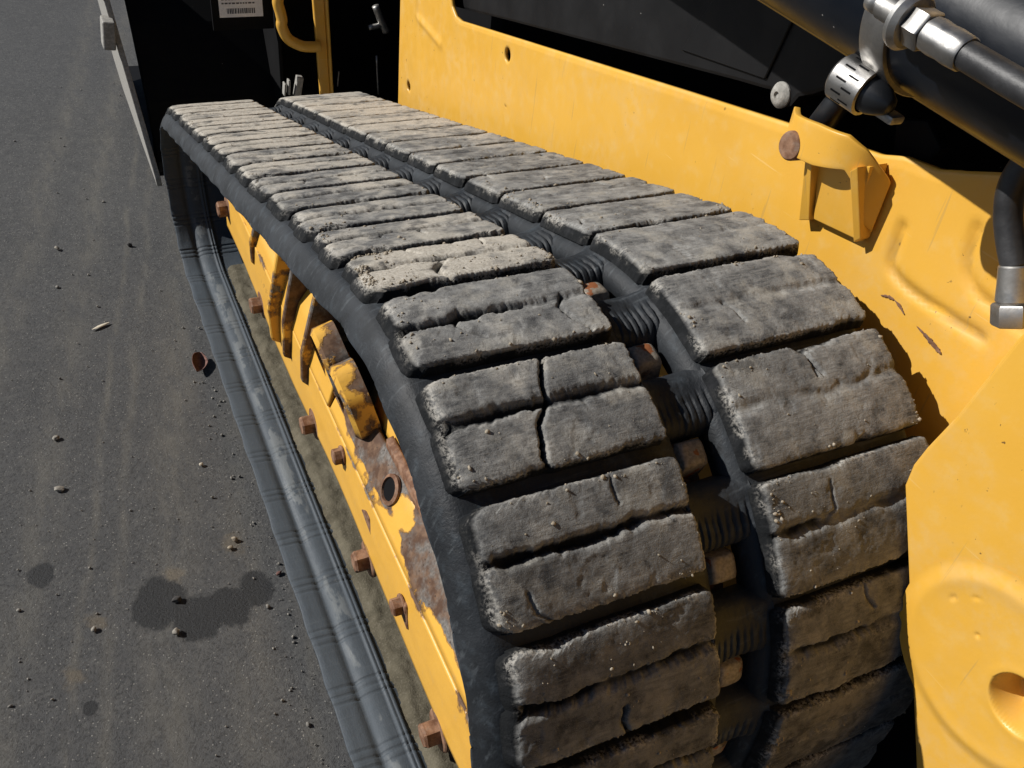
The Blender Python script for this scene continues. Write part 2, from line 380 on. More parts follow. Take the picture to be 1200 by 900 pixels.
PL = 0.0954
YS, ZS, RS = 0.5028, 0.4545, 0.2865          # drive sprocket (radius to the tread tips)
YI, RI = 1.6994, 0.1993                       # front idler
YR, RR = 0.345, 0.125                          # rear idler
def tangent(c0, r0, c1, r1):                 # outer tangent, left-hand side of travel c0->c1: returns normal angle
    d = (c1[0]-c0[0], c1[1]-c0[1]); D = math.hypot(*d); th = math.atan2(d[1], d[0]); return th+math.acos((r0-r1)/D), math.sqrt(D*D-(r0-r1)**2)
na, L_top = tangent((YS, ZS), RS, (YI, RI), RI)             # top run normal
# rear run: sprocket -> rear idler on the low-y side ; ground run normal = -pi/2
d = (YR-YS, RR-ZS); D = math.hypot(*d); th = math.atan2(d[1], d[0]); nb_ = th-math.acos((RS-RR)/D); L_rear = math.sqrt(D*D-(RS-RR)**2)
nb_ = nb_ % (2*math.pi)
A_s = nb_-na; A_r = 1.5*math.pi-nb_; L_g = YI-YR; A_i = (na+2*math.pi)-1.5*math.pi
SEG = [('arc', YS, ZS, RS, na, A_s), ('line', YS, ZS, RS, nb_, L_rear), ('arc', YR, RR, RR, nb_, A_r), ('line', YR, RR, RR, 1.5*math.pi, L_g),
       ('arc', YI, RI, RI, 1.5*math.pi, A_i), ('line', YI, RI, RI, na, L_top)]
LEN = [RS*A_s, L_rear, RR*A_r, L_g, RI*A_i, L_top]; CUM = np.concatenate([[0], np.cumsum(LEN)]); TOT = CUM[-1]
def path(s):
    """s (metres at tread-tip level) -> y, z, ny, nz ; s=0 where the top run meets the sprocket, growing backwards round it"""
    s = np.mod(np.asarray(s, float), TOT); y = np.zeros_like(s); z = y.copy(); ny = y.copy(); nz = y.copy()
    for i, sg in enumerate(SEG):
        q = (s >= CUM[i]) & (s <= CUM[i+1]); t = s[q]-CUM[i]
        if sg[0] == 'arc':
            a = sg[4]+t/sg[3]; y[q] = sg[1]+sg[3]*np.cos(a); z[q] = sg[2]+sg[3]*np.sin(a); ny[q] = np.cos(a); nz[q] = np.sin(a)
        else:
            a = sg[4]; y[q] = sg[1]+sg[3]*math.cos(a)-math.sin(a)*t; z[q] = sg[2]+sg[3]*math.sin(a)+math.cos(a)*t; ny[q] = math.cos(a); nz[q] = math.sin(a)
    return y, z, ny, nz
def F3(x, s, h):
    y, z, ny, nz = path(s); return np.stack(np.broadcast_arrays(x, y+h*ny, z+h*nz), -1)

XE0, XE1 = .0504, .4555
XA, XB1, XB2, XC = .0710, .2254, .2876, .4480
SL, SR = .1366, .1768

# belt: two rubber bands left and right of the row of drive windows
def band(sign, step):
    # cross-section (x, h, is_inner, is_bead), outer edge first
    P = [(.2400, -.0400, 0, 0), (.2400, -.0260, 0, 0), (.2370, -.0195, 0, 0), (.2300, -.0140, 0, 0), (.20, -.0125, 0, 0), (.16, -.0125, 0, 0), (.12, -.0125, 0, 0), (.085, -.0127, 0, 0), (.0740, -.0128, 0, 0), (.0680, -.0136, 0, 0),
         (.0632, -.0155, 0, 0), (.0595, -.0186, 0, 0), (.0562, -.0228, 0, 0), (.0536, -.0276, 0, 0), (.0514, -.0326, 0, 0), (.0504, -.0360, 0, 0), (.0507, -.0380, .5, 0), (.0522, -.0388, 1, 0),
         (.060, -.0386, 1, 0), (.068, -.0382, 1, 0), (.074, -.0378, 1, 0), (.0790, -.0370, 1, 0), (.0825, -.0350, 1, 0), (.0855, -.0338, 1, 0), (.0885, -.0344, 1, 0), (.0915, -.0366, 1, .3), (.0955, -.0384, 1, 1),
         (.1000, -.0396, 1, 1), (.1050, -.0401, 1, 1), (.1100, -.0400, 1, .8), (.1140, -.0397, 1, .3), (.1170, -.0392, 1, 0), (.1182, -.0408, 1, 0), (.1212, -.0410, 1, 0), (.1224, -.0394, 1, 0), (.1238, -.0408, 1, 0),
         (.1272, -.0408, 1, 0), (.1284, -.0375, 1, 0), (.135, -.0365, 1, 0), (.18, -.0370, 1, 0), (.21, -.0375, 1, 0)]
    P = np.array(P); n = int(TOT/step); s = np.arange(n)*TOT/n
    X = np.repeat(P[None, :, 0], n, 0); H = np.repeat(P[None, :, 1], n, 0); I = np.repeat(P[None, :, 2], n, 0); B = np.repeat(P[None, :, 3], n, 0); S = np.repeat(s[:, None], len(P), 1)
    # mould lines: groups of three fine grooves across the inner face, one group per pitch
    fr = np.mod(S/PL+.18, 1)*PL
    for k in (.030, .042, .054):
        wob = .0015*vnoise(S*0+np.floor(S/PL), X*30, 5)
        H += np.where(I > .4, .0024*np.exp(-((fr-k-wob)/.0013)**2), 0)
    # edges are not perfectly straight
    side = sstep(.070, .052, X); X = X-side*(.0016*np.abs(np.sin(S/PL*math.pi))**3*(I > .4)+.0016*fbm(S*9, X*0, 11)+.0011*fbm(S*45, X*40, 12)); H += side*.0022*fbm(S*14, X*0, 14)
    outer = (I < .4)*sstep(.24, .2, X); H += outer*.0016*fbm(S*60, X*60, 21)
    if sign < 0: X = XE0+XE1-X+.0085*sstep(.205, .235, X)
    V = F3(X, S, H).reshape(-1, 3)
    return V, grid_faces(n, len(P), True, True, flip=(sign < 0)), I, B
V1, F1, I1, B1 = band(1, .0022); V2, F2, I2, B2 = band(-1, .008)
me = mesh('rubber_track', np.concatenate([V1, V2]), np.concatenate([F1, F2+len(V1)]), attrs={'inner': np.concatenate([I1.ravel(), I2.ravel()]), 'bead': np.concatenate([B1.ravel(), B2.ravel()])})
track = link('rubber_track', me, M['belt'], loader); track['label'] = 'worn black rubber track with dusty tread bars'

# tread lugs: each a pair of worn bars
CRACKS = {('L', 1): [((.56, 0), (.47, .5), (.42, .62), (.38, 1.0), .009, .0016)], ('L', 0): [((.86, .45), (.80, .62), (.83, .8), (.9, .98), .004, .0013), ((.30, .42), (.26, .6), (.31, .72), (.36, .8), .004, .0016)],
          ('L', -1): [((.38, 1), (.37, .8), (.40, .7), (.44, .62), .006, .0025)], ('R', 2): [((.1, .45), (.3, .4), (.35, .36), (.36, .1), .0025, .001)], ('L', 3): [((.5, .75), (.49, .9), (.5, .95), (.5, 1), .006, .0016)]}
def lug_mesh(side, k, nu, nv):
    seed = 1000*(side == 'R')+k*13+500
    r = random.Random(seed)
    a, b = (XA, XB1) if side == 'L' else (XB2, XC)
    s1 = (SL if side == 'L' else SR)+k*PL; Lv = .0812 if side == 'L' else .0845
    s0 = s1-Lv; Lu = b-a
    off = np.array([-.0020, -.0014, -.0008, -.0001]); hb = np.array([-.0132, -.0088, -.0045, -.0009])
    tu = np.linspace(0, 1, nu); tv = np.linspace(0, 1, nv)
    U = np.concatenate([[0]*4, tu, [1]*4]); Vv = np.concatenate([[0]*4, tv, [1]*4])
    ou = np.concatenate([off*(4.2 if side == 'L' else 3.4), np.zeros(nu), -off[::-1]*1.5]); ov = np.concatenate([off, np.zeros(nv), -off[::-1]])
    hu = np.concatenate([hb, np.zeros(nu), hb[::-1]]); hv = np.concatenate([hb, np.zeros(nv), hb[::-1]])
    U, V = np.meshgrid(U, Vv, indexing='ij'); OU, OV = np.meshgrid(ou, ov, indexing='ij'); HU, HV = np.meshgrid(hu, hv, indexing='ij')
    Hb = np.minimum(HU, HV)
    # ragged outline with rounded corners
    rc0 = .006+.005*r.random(); rc = .004; deep = 1-.75*np.clip(-Hb/.009, 0, 1)
    dv = np.minimum(V, 1-V)*Lv; du = np.minimum(U, 1-U)*Lu
    def corner(dd, rr): q = np.clip(rr-dd, 0, rr); return rr-np.sqrt(np.maximum(rr*rr-q*q, 0))
    jag = lambda t, sd, am: am*(fbm(t*28, t*0, sd, 3)*.6+fbm(t*150, t*0, sd+3, 3)*.5)*deep
    # groove between the two bars notches the ends
    vc = .47+.03*r.uniform(-1, 1)
    notch = np.exp(-((V-vc)*Lv/.0055)**2)*deep
    ulo = a+corner(dv, rc0 if side == 'L' else rc)+jag(V*Lv*10, seed, .0042)+(.006 if side == 'L' else .002)*notch*(.3+r.random())
    uhi = b-corner(dv, rc)-jag(V*Lv*10, seed+1, .0036)-.003*notch*r.random()
    if side == 'L': ulo = ulo+.004*(V < vc)*r.uniform(-.4, 1)
    vlo = s0+jag(U*Lu*6, seed+2, .0034); vhi = s1-jag(U*Lu*6, seed+4, .0040)
    for _ in range(r.randint(0, 3)):                          # torn chips along the long edges
        c = r.random(); wd = r.uniform(.006, .02); dp = r.uniform(.002, .0055)
        g = dp*np.exp(-(((U-c)*Lu)/wd)**4)*(1+fbm(U*Lu*160, U*0, seed+9))*deep
        if r.random() < .6: vhi = vhi-g
        else: vlo = vlo+g
    X = ulo+(uhi-ulo)*U+OU; S = vlo+(vhi-vlo)*V+OV
    H = Hb.copy(); inside = (Hb > -.001)*1.0; soft = np.where(Hb > -.002, 1., 0)
    # groove
    gd = (.0078 if side == 'L' else .0022)*(.75+.5*r.random()); gw = .0032+.0014*r.random()
    if side == 'R' and k >= 2: gd = .0055
    cc = vc+.05*fbm(U*5, U*0, seed+20)+.03*fbm(U*30, U*0, seed+21)
    amp = np.clip((.75 if k < -2 and side == 'L' else .55)+1.5*fbm(U*4.5, U*0, seed+22)+(.35*(1-U) if side == 'L' else .1), .08, 1.1)
    wv = gw*(1+1.2*fbm(U*14, U*0, seed+23)); G = np.exp(-np.abs((V-cc)*Lv/wv)**2.6)*gd*amp
    H -= G*soft
    # bars slightly crowned, worn unevenly
    vv = np.where(V < cc, V/np.maximum(cc, .01), (V-cc)/np.maximum(1-cc, .01)); H -= .0005*np.abs(2*vv-1)**4*inside
    H += soft*(.0008*fbm(X*22, S*22, seed+30)+.0004*fbm(X*110, S*150, seed+31, 4)+.00025*fbm(X*420, S*420, seed+32, 2))
    H -= soft*.0006*sstep(.62, .75, fbm(X*60, S*60, seed+33)+.5)
    edge = np.minimum(np.minimum(U, 1-U)*Lu, np.minimum(V, 1-V)*Lv)
    H -= inside*(.0002*np.exp(-edge/.0010)+.0012*np.exp(-edge/.0022)*np.clip(.5+1.6*fbm(X*90, S*90, seed+40), 0, 1))
    if side == 'L': H -= soft*.0026*np.exp(-U*Lu/.008)*np.clip(.7+1.5*fbm(X*60, S*60, seed+41), 0, 1.3)
    else: H -= soft*.0012*np.exp(-U*Lu/.006)*np.clip(.6+1.5*fbm(X*60, S*60, seed+41), 0, 1.3)
    def crack(P, dep, wid):
        nonlocal H
        pts = [np.array(p)*[Lu, Lv] for p in P]; Q = np.stack([U*Lu+.0012*fbm(X*130, S*130, seed+50), V*Lv], -1); best = np.full(U.shape, 9.)
        for p, q in zip(pts[:-1], pts[1:]):
            dd = q-p; t = np.clip(((Q-p)@dd)/(dd@dd+1e-12), 0, 1); best = np.minimum(best, np.linalg.norm(Q-(p+t[..., None]*dd), axis=-1))
        H = H-soft*dep*np.exp(-(best/wid)**2)
    for c in CRACKS.get((side, k), []): crack(c[:-2], c[-2], c[-1])
    if nu > 70:
        for _ in range(r.choice((0, 0, 1, 2))):
            u0, v0 = r.random(), r.choice((0, 1, vc)); u1 = u0+r.uniform(-.06, .06); crack(((u0, v0), (.5*(u0+u1)+r.uniform(-.02, .02), v0+(.12 if v0 < .5 else -.12)), (u1, v0+(.26 if v0 < .5 else -.26))), r.uniform(.002, .004), .0012)
    H = np.maximum(H+(Hb < -.002)*(Hb > -.012)*.0020*fbm(X*110, S*110, seed+60), -.0132)
    P = F3(X, S, H).reshape(-1, 3)
    top = sstep(-.0062, -.0030, H)*(Hb > -.002)
    rim = np.clip(np.exp(-edge/.0035)+.8*(np.abs(Hb+.0009) < .0006)+.35*(np.abs(Hb+.0045) < .001)*(U < .5)+.5*np.exp(-np.abs((np.abs((V-cc)*Lv)-wv*1.3)/.0022)), 0, 1)*sstep(-.010, -.003, H)
    return P, (nu+8, nv+8), top, rim, (X, S, H)
crumb_sites = []
kmin, kmax = -24, int(TOT/PL)-25
for side in 'LR':
    for k in range(kmin, kmax+1):
        if k >= -2 and k <= 4: nu, nv = 150, 66
        elif k >= -6 and k < -2: nu, nv = 110, 44
        elif k >= -12 and k < -6: nu, nv = 80, 28
        elif k >= -19 and k < -12: nu, nv = 56, 18
        else: nu, nv = 26, 9
        P, (n1, n2), top, rim, XSH = lug_mesh(side, k, nu, nv)
        o = link('tread_lug', mesh('tread_lug', P, grid_faces(n1, n2, flip=True), attrs={'top': top, 'rim': rim}), M['lug'], track)
        far = min(max((-k-1)/9, 0), 1)
        tan = .42+.36*far if side == 'L' else .34+.32*far
        if (side, k) == ('L', -1): tan = .78
        if (side, k) == ('L', -2): tan = .62
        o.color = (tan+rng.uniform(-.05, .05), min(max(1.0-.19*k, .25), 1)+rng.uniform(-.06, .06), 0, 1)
        if -12 <= k <= 4: crumb_sites.append((side, k, XSH, top))

# rubber bridges between the drive windows
ST = .1535                                    # s of the tooth seen in the second window
def bridge(k):
    c = ST+.5*PL+k*PL; seed = 7000+k; nu, nv = 64, 28; L = .060
    u = np.linspace(0, 1, nu); v = np.linspace(-1, 1, nv); U, V = np.meshgrid(u, v, indexing='ij')
    X = .2300+(.2850-.2300)*U; S = c+V*L/2
    arch = np.clip(1-np.abs(V)**5, 0, 1)**.6; H = -.038+(.0262-.0075*np.sin(U*math.pi)**.7)*arch
    gr = np.zeros_like(U)
    for g in (.12, .24, .36, .47, .58, .69, .80, .90): gr += np.exp(-((U-g-.03*fbm(V*1.5, V*0, seed+int(g*50)))/.014)**2)*(.4+_h(int(g*100), k+40, 3))
    H -= .0026*gr*sstep(-.25, .30, V); H += .0016*fbm(U*6, V*5, seed)+.0008*fbm(U*22, V*20, seed+1)
    P = F3(X, S, H).reshape(-1, 3)
    link('rubber_bridge', mesh('rubber_bridge', P, grid_faces(nu, nv, flip=True), attrs={'inner': np.zeros(nu*nv)}), M['belt'], track)
for k in range(-24, 7): bridge(k)

# crumbs of dried dirt on the tread
def blob_verts(n, scale, r):
    t = (1+5**.5)/2
    ico = np.array([(-1, t, 0), (1, t, 0), (-1, -t, 0), (1, -t, 0), (0, -1, t), (0, 1, t), (0, -1, -t), (0, 1, -t), (t, 0, -1), (t, 0, 1), (-t, 0, -1), (-t, 0, 1)])/1.902
    return ico
ICO = blob_verts(0, 0, 0)
ICOF = np.array([(0, 11, 5), (0, 5, 1), (0, 1, 7), (0, 7, 10), (0, 10, 11), (1, 5, 9), (5, 11, 4), (11, 10, 2), (10, 7, 6), (7, 1, 8), (3, 9, 4), (3, 4, 2), (3, 2, 6), (3, 6, 8), (3, 8, 9), (4, 9, 5), (2, 4, 11), (6, 2, 10), (8, 6, 7), (9, 8, 1)])
def scatter(name, C, R, mat, parent, kind='stuff'):
    n = len(C); J = 1+.35*(nrg.random((n, 12, 1))-.5)*2; St = 1+.45*(nrg.random((n, 1, 3))-.5)*2
    V = (C[:, None, :]+ICO[None]*J*St*R[:, None, None]).reshape(-1, 3); F = (ICOF[None]+12*np.arange(n)[:, None, None]).reshape(-1, 3)
    o = link(name, mesh(name, V, F, smooth=False), mat, parent); setp(o, kind=kind); return o
C = []; R = []
for side, k, (X, S, H), top in crumb_sites:
    n1, n2 = X.shape; near = k >= -3; num = 70 if near else 30
    w_ = (top > .5).astype(float); e = np.ones_like(X)*.25; e[:11] = 5.0; e[-8:] = 1.6; e[:, :8] = 1.6; e[:, -8:] = 2.6
    w_ = (w_*e*np.clip(fbm(X*40, S*40, 77+k)*6, .01, 2)).ravel(); w_ /= w_.sum()
    if (side, k) == ('L', -1): num = 420
    ii = nrg.choice(len(w_), num, p=w_); C.append(F3(X.ravel()[ii], S.ravel()[ii], H.ravel()[ii]+.0002)); R.append(np.abs(nrg.normal(0, 1, num))**1.6*.0004+.00022)
cr = scatter('dirt_crumbs', np.concatenate(C), np.minimum(np.concatenate(R), .0018), M['crumb'], track); cr['label'] = 'tan crumbs of dried dirt on the tread bars'

# drive sprocket with teeth
bm = bmesh.new(); V, F = revolve((.2365, YS, ZS), (1, 0, 0), [(0, .10), (0, .230), (.004, .236), (.033, .236), (.037, .230), (.037, .10)], 72)
sprocket = link('drive_sprocket', mesh('drive_sprocket', V, F, smooth=False), M['rust'], loader); bm.free()
def tooth_mesh():
    nu, nv = 14, 14; u = np.linspace(-1, 1, nu); v = np.linspace(-1, 1, nv); U, Vv = np.meshgrid(u, v, indexing='ij')
    e = np.maximum(np.abs(U), np.abs(Vv)); q = (np.abs(U)**4+np.abs(Vv)**4)**.25
    h = .2615-.004*q**4; h = np.where(e > .93, .222, h); h += .0012*fbm(U*3, Vv*3, 4)
    x = U*.0135*(1-.06*(h > .24)); t = Vv*.0175*np.where(h > .24, .66, .95)
    return mesh('tooth', np.stack([x, -t, h], -1).reshape(-1, 3), grid_faces(nu, nv, flip=False))
tm = tooth_mesh()
ang_step = PL/RS
for k in range(int(round(2*math.pi/ang_step))):
    a = na+(ST-.004)/RS+(k-4)*ang_step
    if k-4 > 14: break
    Rm = Matrix.Translation((.2560, YS, ZS)) @ Matrix.Rotation(a-math.pi/2, 4, 'X')
    link('tooth', tm, M['tooth'], sprocket, Rm)

# idlers and rollers inside the track
def wheel(name, y, r, parent, x0=.165, x1=.345, zc=None, n=56):
    V, F = revolve((x0, y, zc), (1, 0, 0), [(0, .035), (0, r*.62), (.012, r*.66), (.010, r*.93), (.004, r), (x1-x0-.004, r), (x1-x0-.010, r*.93), (x1-x0-.012, r*.66), (x1-x0, r*.62), (x1-x0, .035)], n)
    me = mesh(name, V, F); me.set_sharp_from_angle(angle=math.radians(35)); return link(name, me, M['dark'], parent)
idl = wheel('front_idler', YI, RI-.041, loader, zc=RI); wheel('rear_idler', YR, RR-.041, loader, zc=RR)
for y in (.78, 1.02, 1.26, 1.48): wheel('track_roller', y, .045, loader, .20, .31, .084, 28)

# track frame: side plate, sloped shoulder, ridge, gussets, bolts
YF0, YF1 = .30, 1.76
def strip(name, prof, y0, y1, mat, parent, ny=160, bare=None, zoff=None, waves=.0012):
    """sweep an open (x,z) profile along y, then give it thickness"""
    prof = np.array(prof, float); ys = np.linspace(y0, y1, ny); q = []
    for i in range(len(prof)-1):
        m_ = max(2, int(np.linalg.norm(prof[i+1]-prof[i])/.006)); q.append(prof[i]+(prof[i+1]-prof[i])*np.linspace(0, 1, m_, endpoint=False)[:, None])
    prof = np.concatenate(q+[prof[-1:]]); T = np.linspace(0, 1, len(prof))
    Y = np.repeat(ys[:, None], len(prof), 1); X = np.repeat(prof[None, :, 0], ny, 0); Z = np.repeat(prof[None, :, 1], ny, 0); TT = np.repeat(T[None], ny, 0)
    if zoff is not None: X2, Z2 = zoff(X, Y, Z, TT); X, Z = X2, Z2
    X = X+waves*fbm(Y*7, TT*4, 31); V = np.stack([X, Y, Z], -1).reshape(-1, 3)
    br = bare(Y, TT) if bare else np.zeros_like(Y)
    o = link(name, mesh(name, V, grid_faces(ny, len(prof), flip=True), attrs={'bare': br}), mat, parent)
    sm = o.modifiers.new('thickness', 'SOLIDIFY'); sm.thickness = .006; sm.offset = -1; return o
def lowedge(X, Y, Z, T):
    wv = .010*np.sin((Y-.75)*9)+.010*fbm(Y*6, Y*0, 8); return X, Z+(1-T)**2*wv+(.012*(Y-1.0)*T)
XF = .157
frame = strip('track_frame', [(XF, .112), (XF+.0005, .17), (XF+.004, .218)], YF0, YF1, M['worn'], loader, 260,
              bare=lambda Y, T: -.05+.30*fbm(Y*11, T*3, 7)+.34*np.exp(-(1-T)/.10)*(.6+fbm(Y*8, Y*0, 3))+.40*np.exp(-T/.07)*np.clip(.2+2.4*fbm(Y*8, Y*0, 5), 0, 1)+.46*np.exp(-((T-.55-.1*(Y-.8))/.05)**2)*np.clip(2.4*fbm(Y*6, Y*0, 6), 0, 1), zoff=lowedge)
frame['label'] = 'yellow track frame with paint worn to rust'
def shoulder_bare(Y, T):
    return .02+.5*sstep(.12, .30, T+.4*fbm(Y*9, T*2, 44))-.75*np.exp(-((Y-.735)/.036)**2)*np.exp(-((T-.62)/.35)**2)-.6*sstep(.92, .98, Y)*np.clip(.7+fbm(Y*12, T*6, 45)*2, 0, 1)-.4*sstep(.58, .48, Y)*(T < .35)
sh = strip('frame_shoulder', [(XF+.0042, .2182), (XF+.014, .240), (XF+.029, .266), (XF+.0365, .275)], YF0, 1.00, M['worn2'], frame, 170, bare=shoulder_bare)
strip('frame_top', [(XF+.0042, .2182), (XF+.018, .268), (XF+.038, .296)], 1.01, 1.30, M['worn'], frame, 60, bare=lambda Y, T: .02+.35*fbm(Y*14, T*5, 51)+.1*T)
strip('frame_top', [(XF+.0052, .2200), (XF+.014, .246), (XF+.038, .262)], 1.31, YF1, M['worn'], frame, 60, bare=lambda Y, T: -.02+.5*fbm(Y*10, T*5, 52))
strip('frame_ridge', [(XF+.0370, .271), (XF+.0370, .287), (XF+.0425, .288)], .48, .84, M['rust'], frame, 60)
strip('frame_inner_plate', [(XF+.046, .274), (XF+.058, .325), (XF+.085, .36)], .50, .92, M['yellow'], frame, 60)
def gusset(y, t, prof, mat, bare=.0):
    bm = bmesh.new(); prism(bm, prof, 'y', y-t/2, y+t/2); me = bm_mesh('gusset', bm, bevel=.002, seg=1)
    at = me.attributes.new('bare', 'FLOAT', 'POINT'); at.data.foreach_set('value', [bare]*len(me.vertices)); return link('gusset', me, mat, frame)
gusset(1.300, .011, [(XF+.004, .13), (XF-.021, .145), (XF-.023, .210), (XF, .318), (XF+.04, .318), (XF+.04, .18)], M['worn'], .24)
gusset(1.222, .011, [(XF+.004, .15), (XF-.018, .165), (XF-.016, .232), (XF+.006, .340), (XF+.05, .340), (XF+.05, .18)], M['worn'], .40)
gusset(1.118, .011, [(XF+.004, .17), (XF-.014, .190), (XF-.012, .245), (XF+.012, .345), (XF+.05, .345), (XF+.05, .18)], M['worn'], .32)
gusset(1.49, .010, [(XF+.004, .17), (XF-.010, .190), (XF-.010, .232), (XF+.010, .292), (XF+.04, .292), (XF+.04, .18)], M['worn'], .26)
for (y, z, x, r) in ((1.020, .292, XF+.002, .056), (.935, .285, XF+.005, .056)):
    V, F = revolve((x, y, z), (1, 0, .25), [(0, r*.9), (-.006, r*.85), (.0, r), (.03, r*1.02)], 40, rfun=lambda a, t: 1+.05*math.sin(3*a)+.03*math.sin(7*a))
    me = mesh('scuffed_disc', V, F); me.set_sharp_from_angle(angle=math.radians(40)); at = me.attributes.new('bare', 'FLOAT', 'POINT'); at.data.foreach_set('value', [.20]*len(me.vertices))
    link('scuffed_disc', me, M['worn2'], frame)
def wedge(y0, y1, z0, z1, x, d):
    bm = bmesh.new(); prism(bm, [(y0, z0), (y1, z0+.01), (y1-.02, z1), (y0+.01, z1)], 'x', x, x-d); return link('frame_lug', bm_mesh('frame_lug', bm, bevel=.0015, seg=1), M['rust'], frame)
wedge(.790, .835, .165, .190, XF+.003, .009); wedge(.640, .682, .148, .185, XF+.003, .011); wedge(.905, .945, .178, .204, XF+.003, .007)
lathe_obj('frame_hole', (XF+.0185, .778, .2592), (-1, 0, .5), [(0, .021), (.004, .021), (.006, .0165), (-.004, .014), (-.02, .014)], M['rust'], frame, 24)
lathe_obj('hole_shade_disc', (XF+.0170, .778, .2600), (-1, 0, .5), [(0, .0150), (.0015, .0150)], M['dark'], frame, 24)  # black disc paints the shade of the hole; the shoulder behind is not open
def bolt_mesh(af, hh, wr, wt):
    parts = [revolve((0, 0, 0), (-1, 0, 0), [(0, wr), (wt*.7, wr), (wt, wr*.93)], 28)]
    rh = af/2/math.cos(math.pi/6)
    parts.append(revolve((-wt, 0, 0), (-1, 0, 0), [(0, rh), (hh*.86, rh), (hh, rh*.84)], 6))
    me = mesh('bolt', *join(parts)); me.set_sharp_from_angle(angle=math.radians(30)); return me
bmh = bolt_mesh(.029, .020, .0275, .006)
for i, (y, z) in enumerate(((1.735, .172), (1.452, .116), (1.086, .122), (.808, .098), (.533, .083))):
    link('bolt', bmh, M['rust'], frame, Matrix.Translation((XF, y, z)) @ Matrix.Rotation(rng.uniform(0, 1), 4, 'X'))
bms = bolt_mesh(.021, .012, .015, .003)
for (x, y, z) in ((XF-.006, .663, .172), (XF, .43, .15), (XF-.004, .925, .196)):
    link('bolt', bms, M['rust'], frame, Matrix.Translation((x, y, z)) @ Matrix.Rotation(rng.uniform(0, 1), 4, 'X'))
# packed dirt lying on the roller path of the bottom run
ys = np.linspace(.40, 1.72, 330); xs = np.linspace(.126, .215, 26); Yg, Xg = np.meshgrid(ys, xs, indexing='ij')
Zg = .035+.010*sstep(.128, .146, Xg)+.012*sstep(.165, .19, Xg)+.008*fbm(Xg*60, Yg*30, 61)+.004*fbm(Xg*220, Yg*220, 62)
pd = link('packed_dirt', mesh('packed_dirt', np.stack([Xg, Yg, Zg], -1).reshape(-1, 3), grid_faces(len(ys), len(xs), flip=True)), M['dirt'], loader); setp(pd, kind='stuff')

# ------------------------------------------------------------------ body
XP = .490
def side_panel():
    ytop = np.array([-.2, .3068, .3824, .4325, .4677, .4906, .6078, .7673, 1.3314, 1.3674, 1.3890, 1.4072, 1.4262, 1.4541, 1.70]); ztop = np.array([.882, .8722, .8594, .8375, .8322, .8233, .8021, .7715, .6607, .6535, .6538, .6641, .6930, .8259, .83])
    ys = np.unique(np.concatenate([np.linspace(.305, 1.650, 345), np.linspace(1.380, 1.46, 40)])); nz = 150
    zt = np.interp(ys, ytop, ztop); T = np.linspace(0, 1, nz)
    Y = np.repeat(ys[:, None], nz, 1); Z = .25+(zt[:, None]-.25)*T[None]
    X = np.full_like(Y, XP)
    def dist(P):
        best = np.full(Y.shape, 9.)
        for p, q in zip(P[:-1], P[1:]):
            p = np.array(p); q = np.array(q); dd = q-p; QQ = np.stack([Y, Z], -1); t = np.clip(((QQ-p)@dd)/(dd@dd), 0, 1); best = np.minimum(best, np.linalg.norm(QQ-(p+t[..., None]*dd), axis=-1))
        return best
    def arc(pts, n=6): return [(v.y, v.z) for v in smooth_path([(0, *p) for p in pts], n)]
    e1 = arc([(.4432, .7818), (.4404, .7498), (.4292, .7422), (.4130, .7397), (.3807, .7398), (.3384, .7423)]); e2 = arc([(.3814, .8141), (.3768, .7882), (.3674, .7754), (.3521, .7699), (.3046, .7686)])
    d1, d2 = dist(e1), dist(e2); X += .0045*np.exp(-(d1/.0042)**2)+.0040*np.exp(-(d2/.0045)**2); GR = (.75*np.exp(-(d1/.0032)**2)+.7*np.exp(-((d2+.001)/.003)**2))*sstep(.25, .65, fbm(Y*14, Z*14, 5)+.62)
    e3 = arc([(1.5693, .6734), (1.5636, .6164), (1.5540, .6010), (1.5216, .5982), (1.4430, .5909)]); X -= .0035*np.exp(-(dist(e3)/.007)**2)
    X += .0015*fbm(Y*3, Z*3, 71)
    X = np.where(Z > zt[:, None]-.004, X+.0012, X)
    V = np.stack([X, Y, Z], -1).reshape(-1, 3); F = grid_faces(len(ys), nz)
    for (hy, hz, hr) in ((1.1876, .6626, .0105), (1.5937, .4607, .0095), (1.1776, .5878, .0022)):
        d = np.hypot(V[:, 1]-hy, V[:, 2]-hz); cen = V[F].mean(1); dc = np.hypot(cen[:, 1]-hy, cen[:, 2]-hz); keep = dc > hr
        rim = np.intersect1d(np.unique(F[~keep]), np.unique(F[keep]))
        if len(rim):
            V[rim, 1] = hy+(V[rim, 1]-hy)/d[rim]*hr; V[rim, 2] = hz+(V[rim, 2]-hz)/d[rim]*hr
        F = F[keep]
    used = np.unique(F); rem = np.full(len(V), -1); rem[used] = np.arange(len(used))
    o = link('side_panel', mesh('side_panel', V[used], rem[F], attrs={'grime': GR.ravel()[used]}), M['yellow'], loader)
    sm = o.modifiers.new('thickness', 'SOLIDIFY'); sm.thickness = .006; sm.offset = -1
    o['label'] = 'yellow steel side panel beside the track'; return o
panel = side_panel()
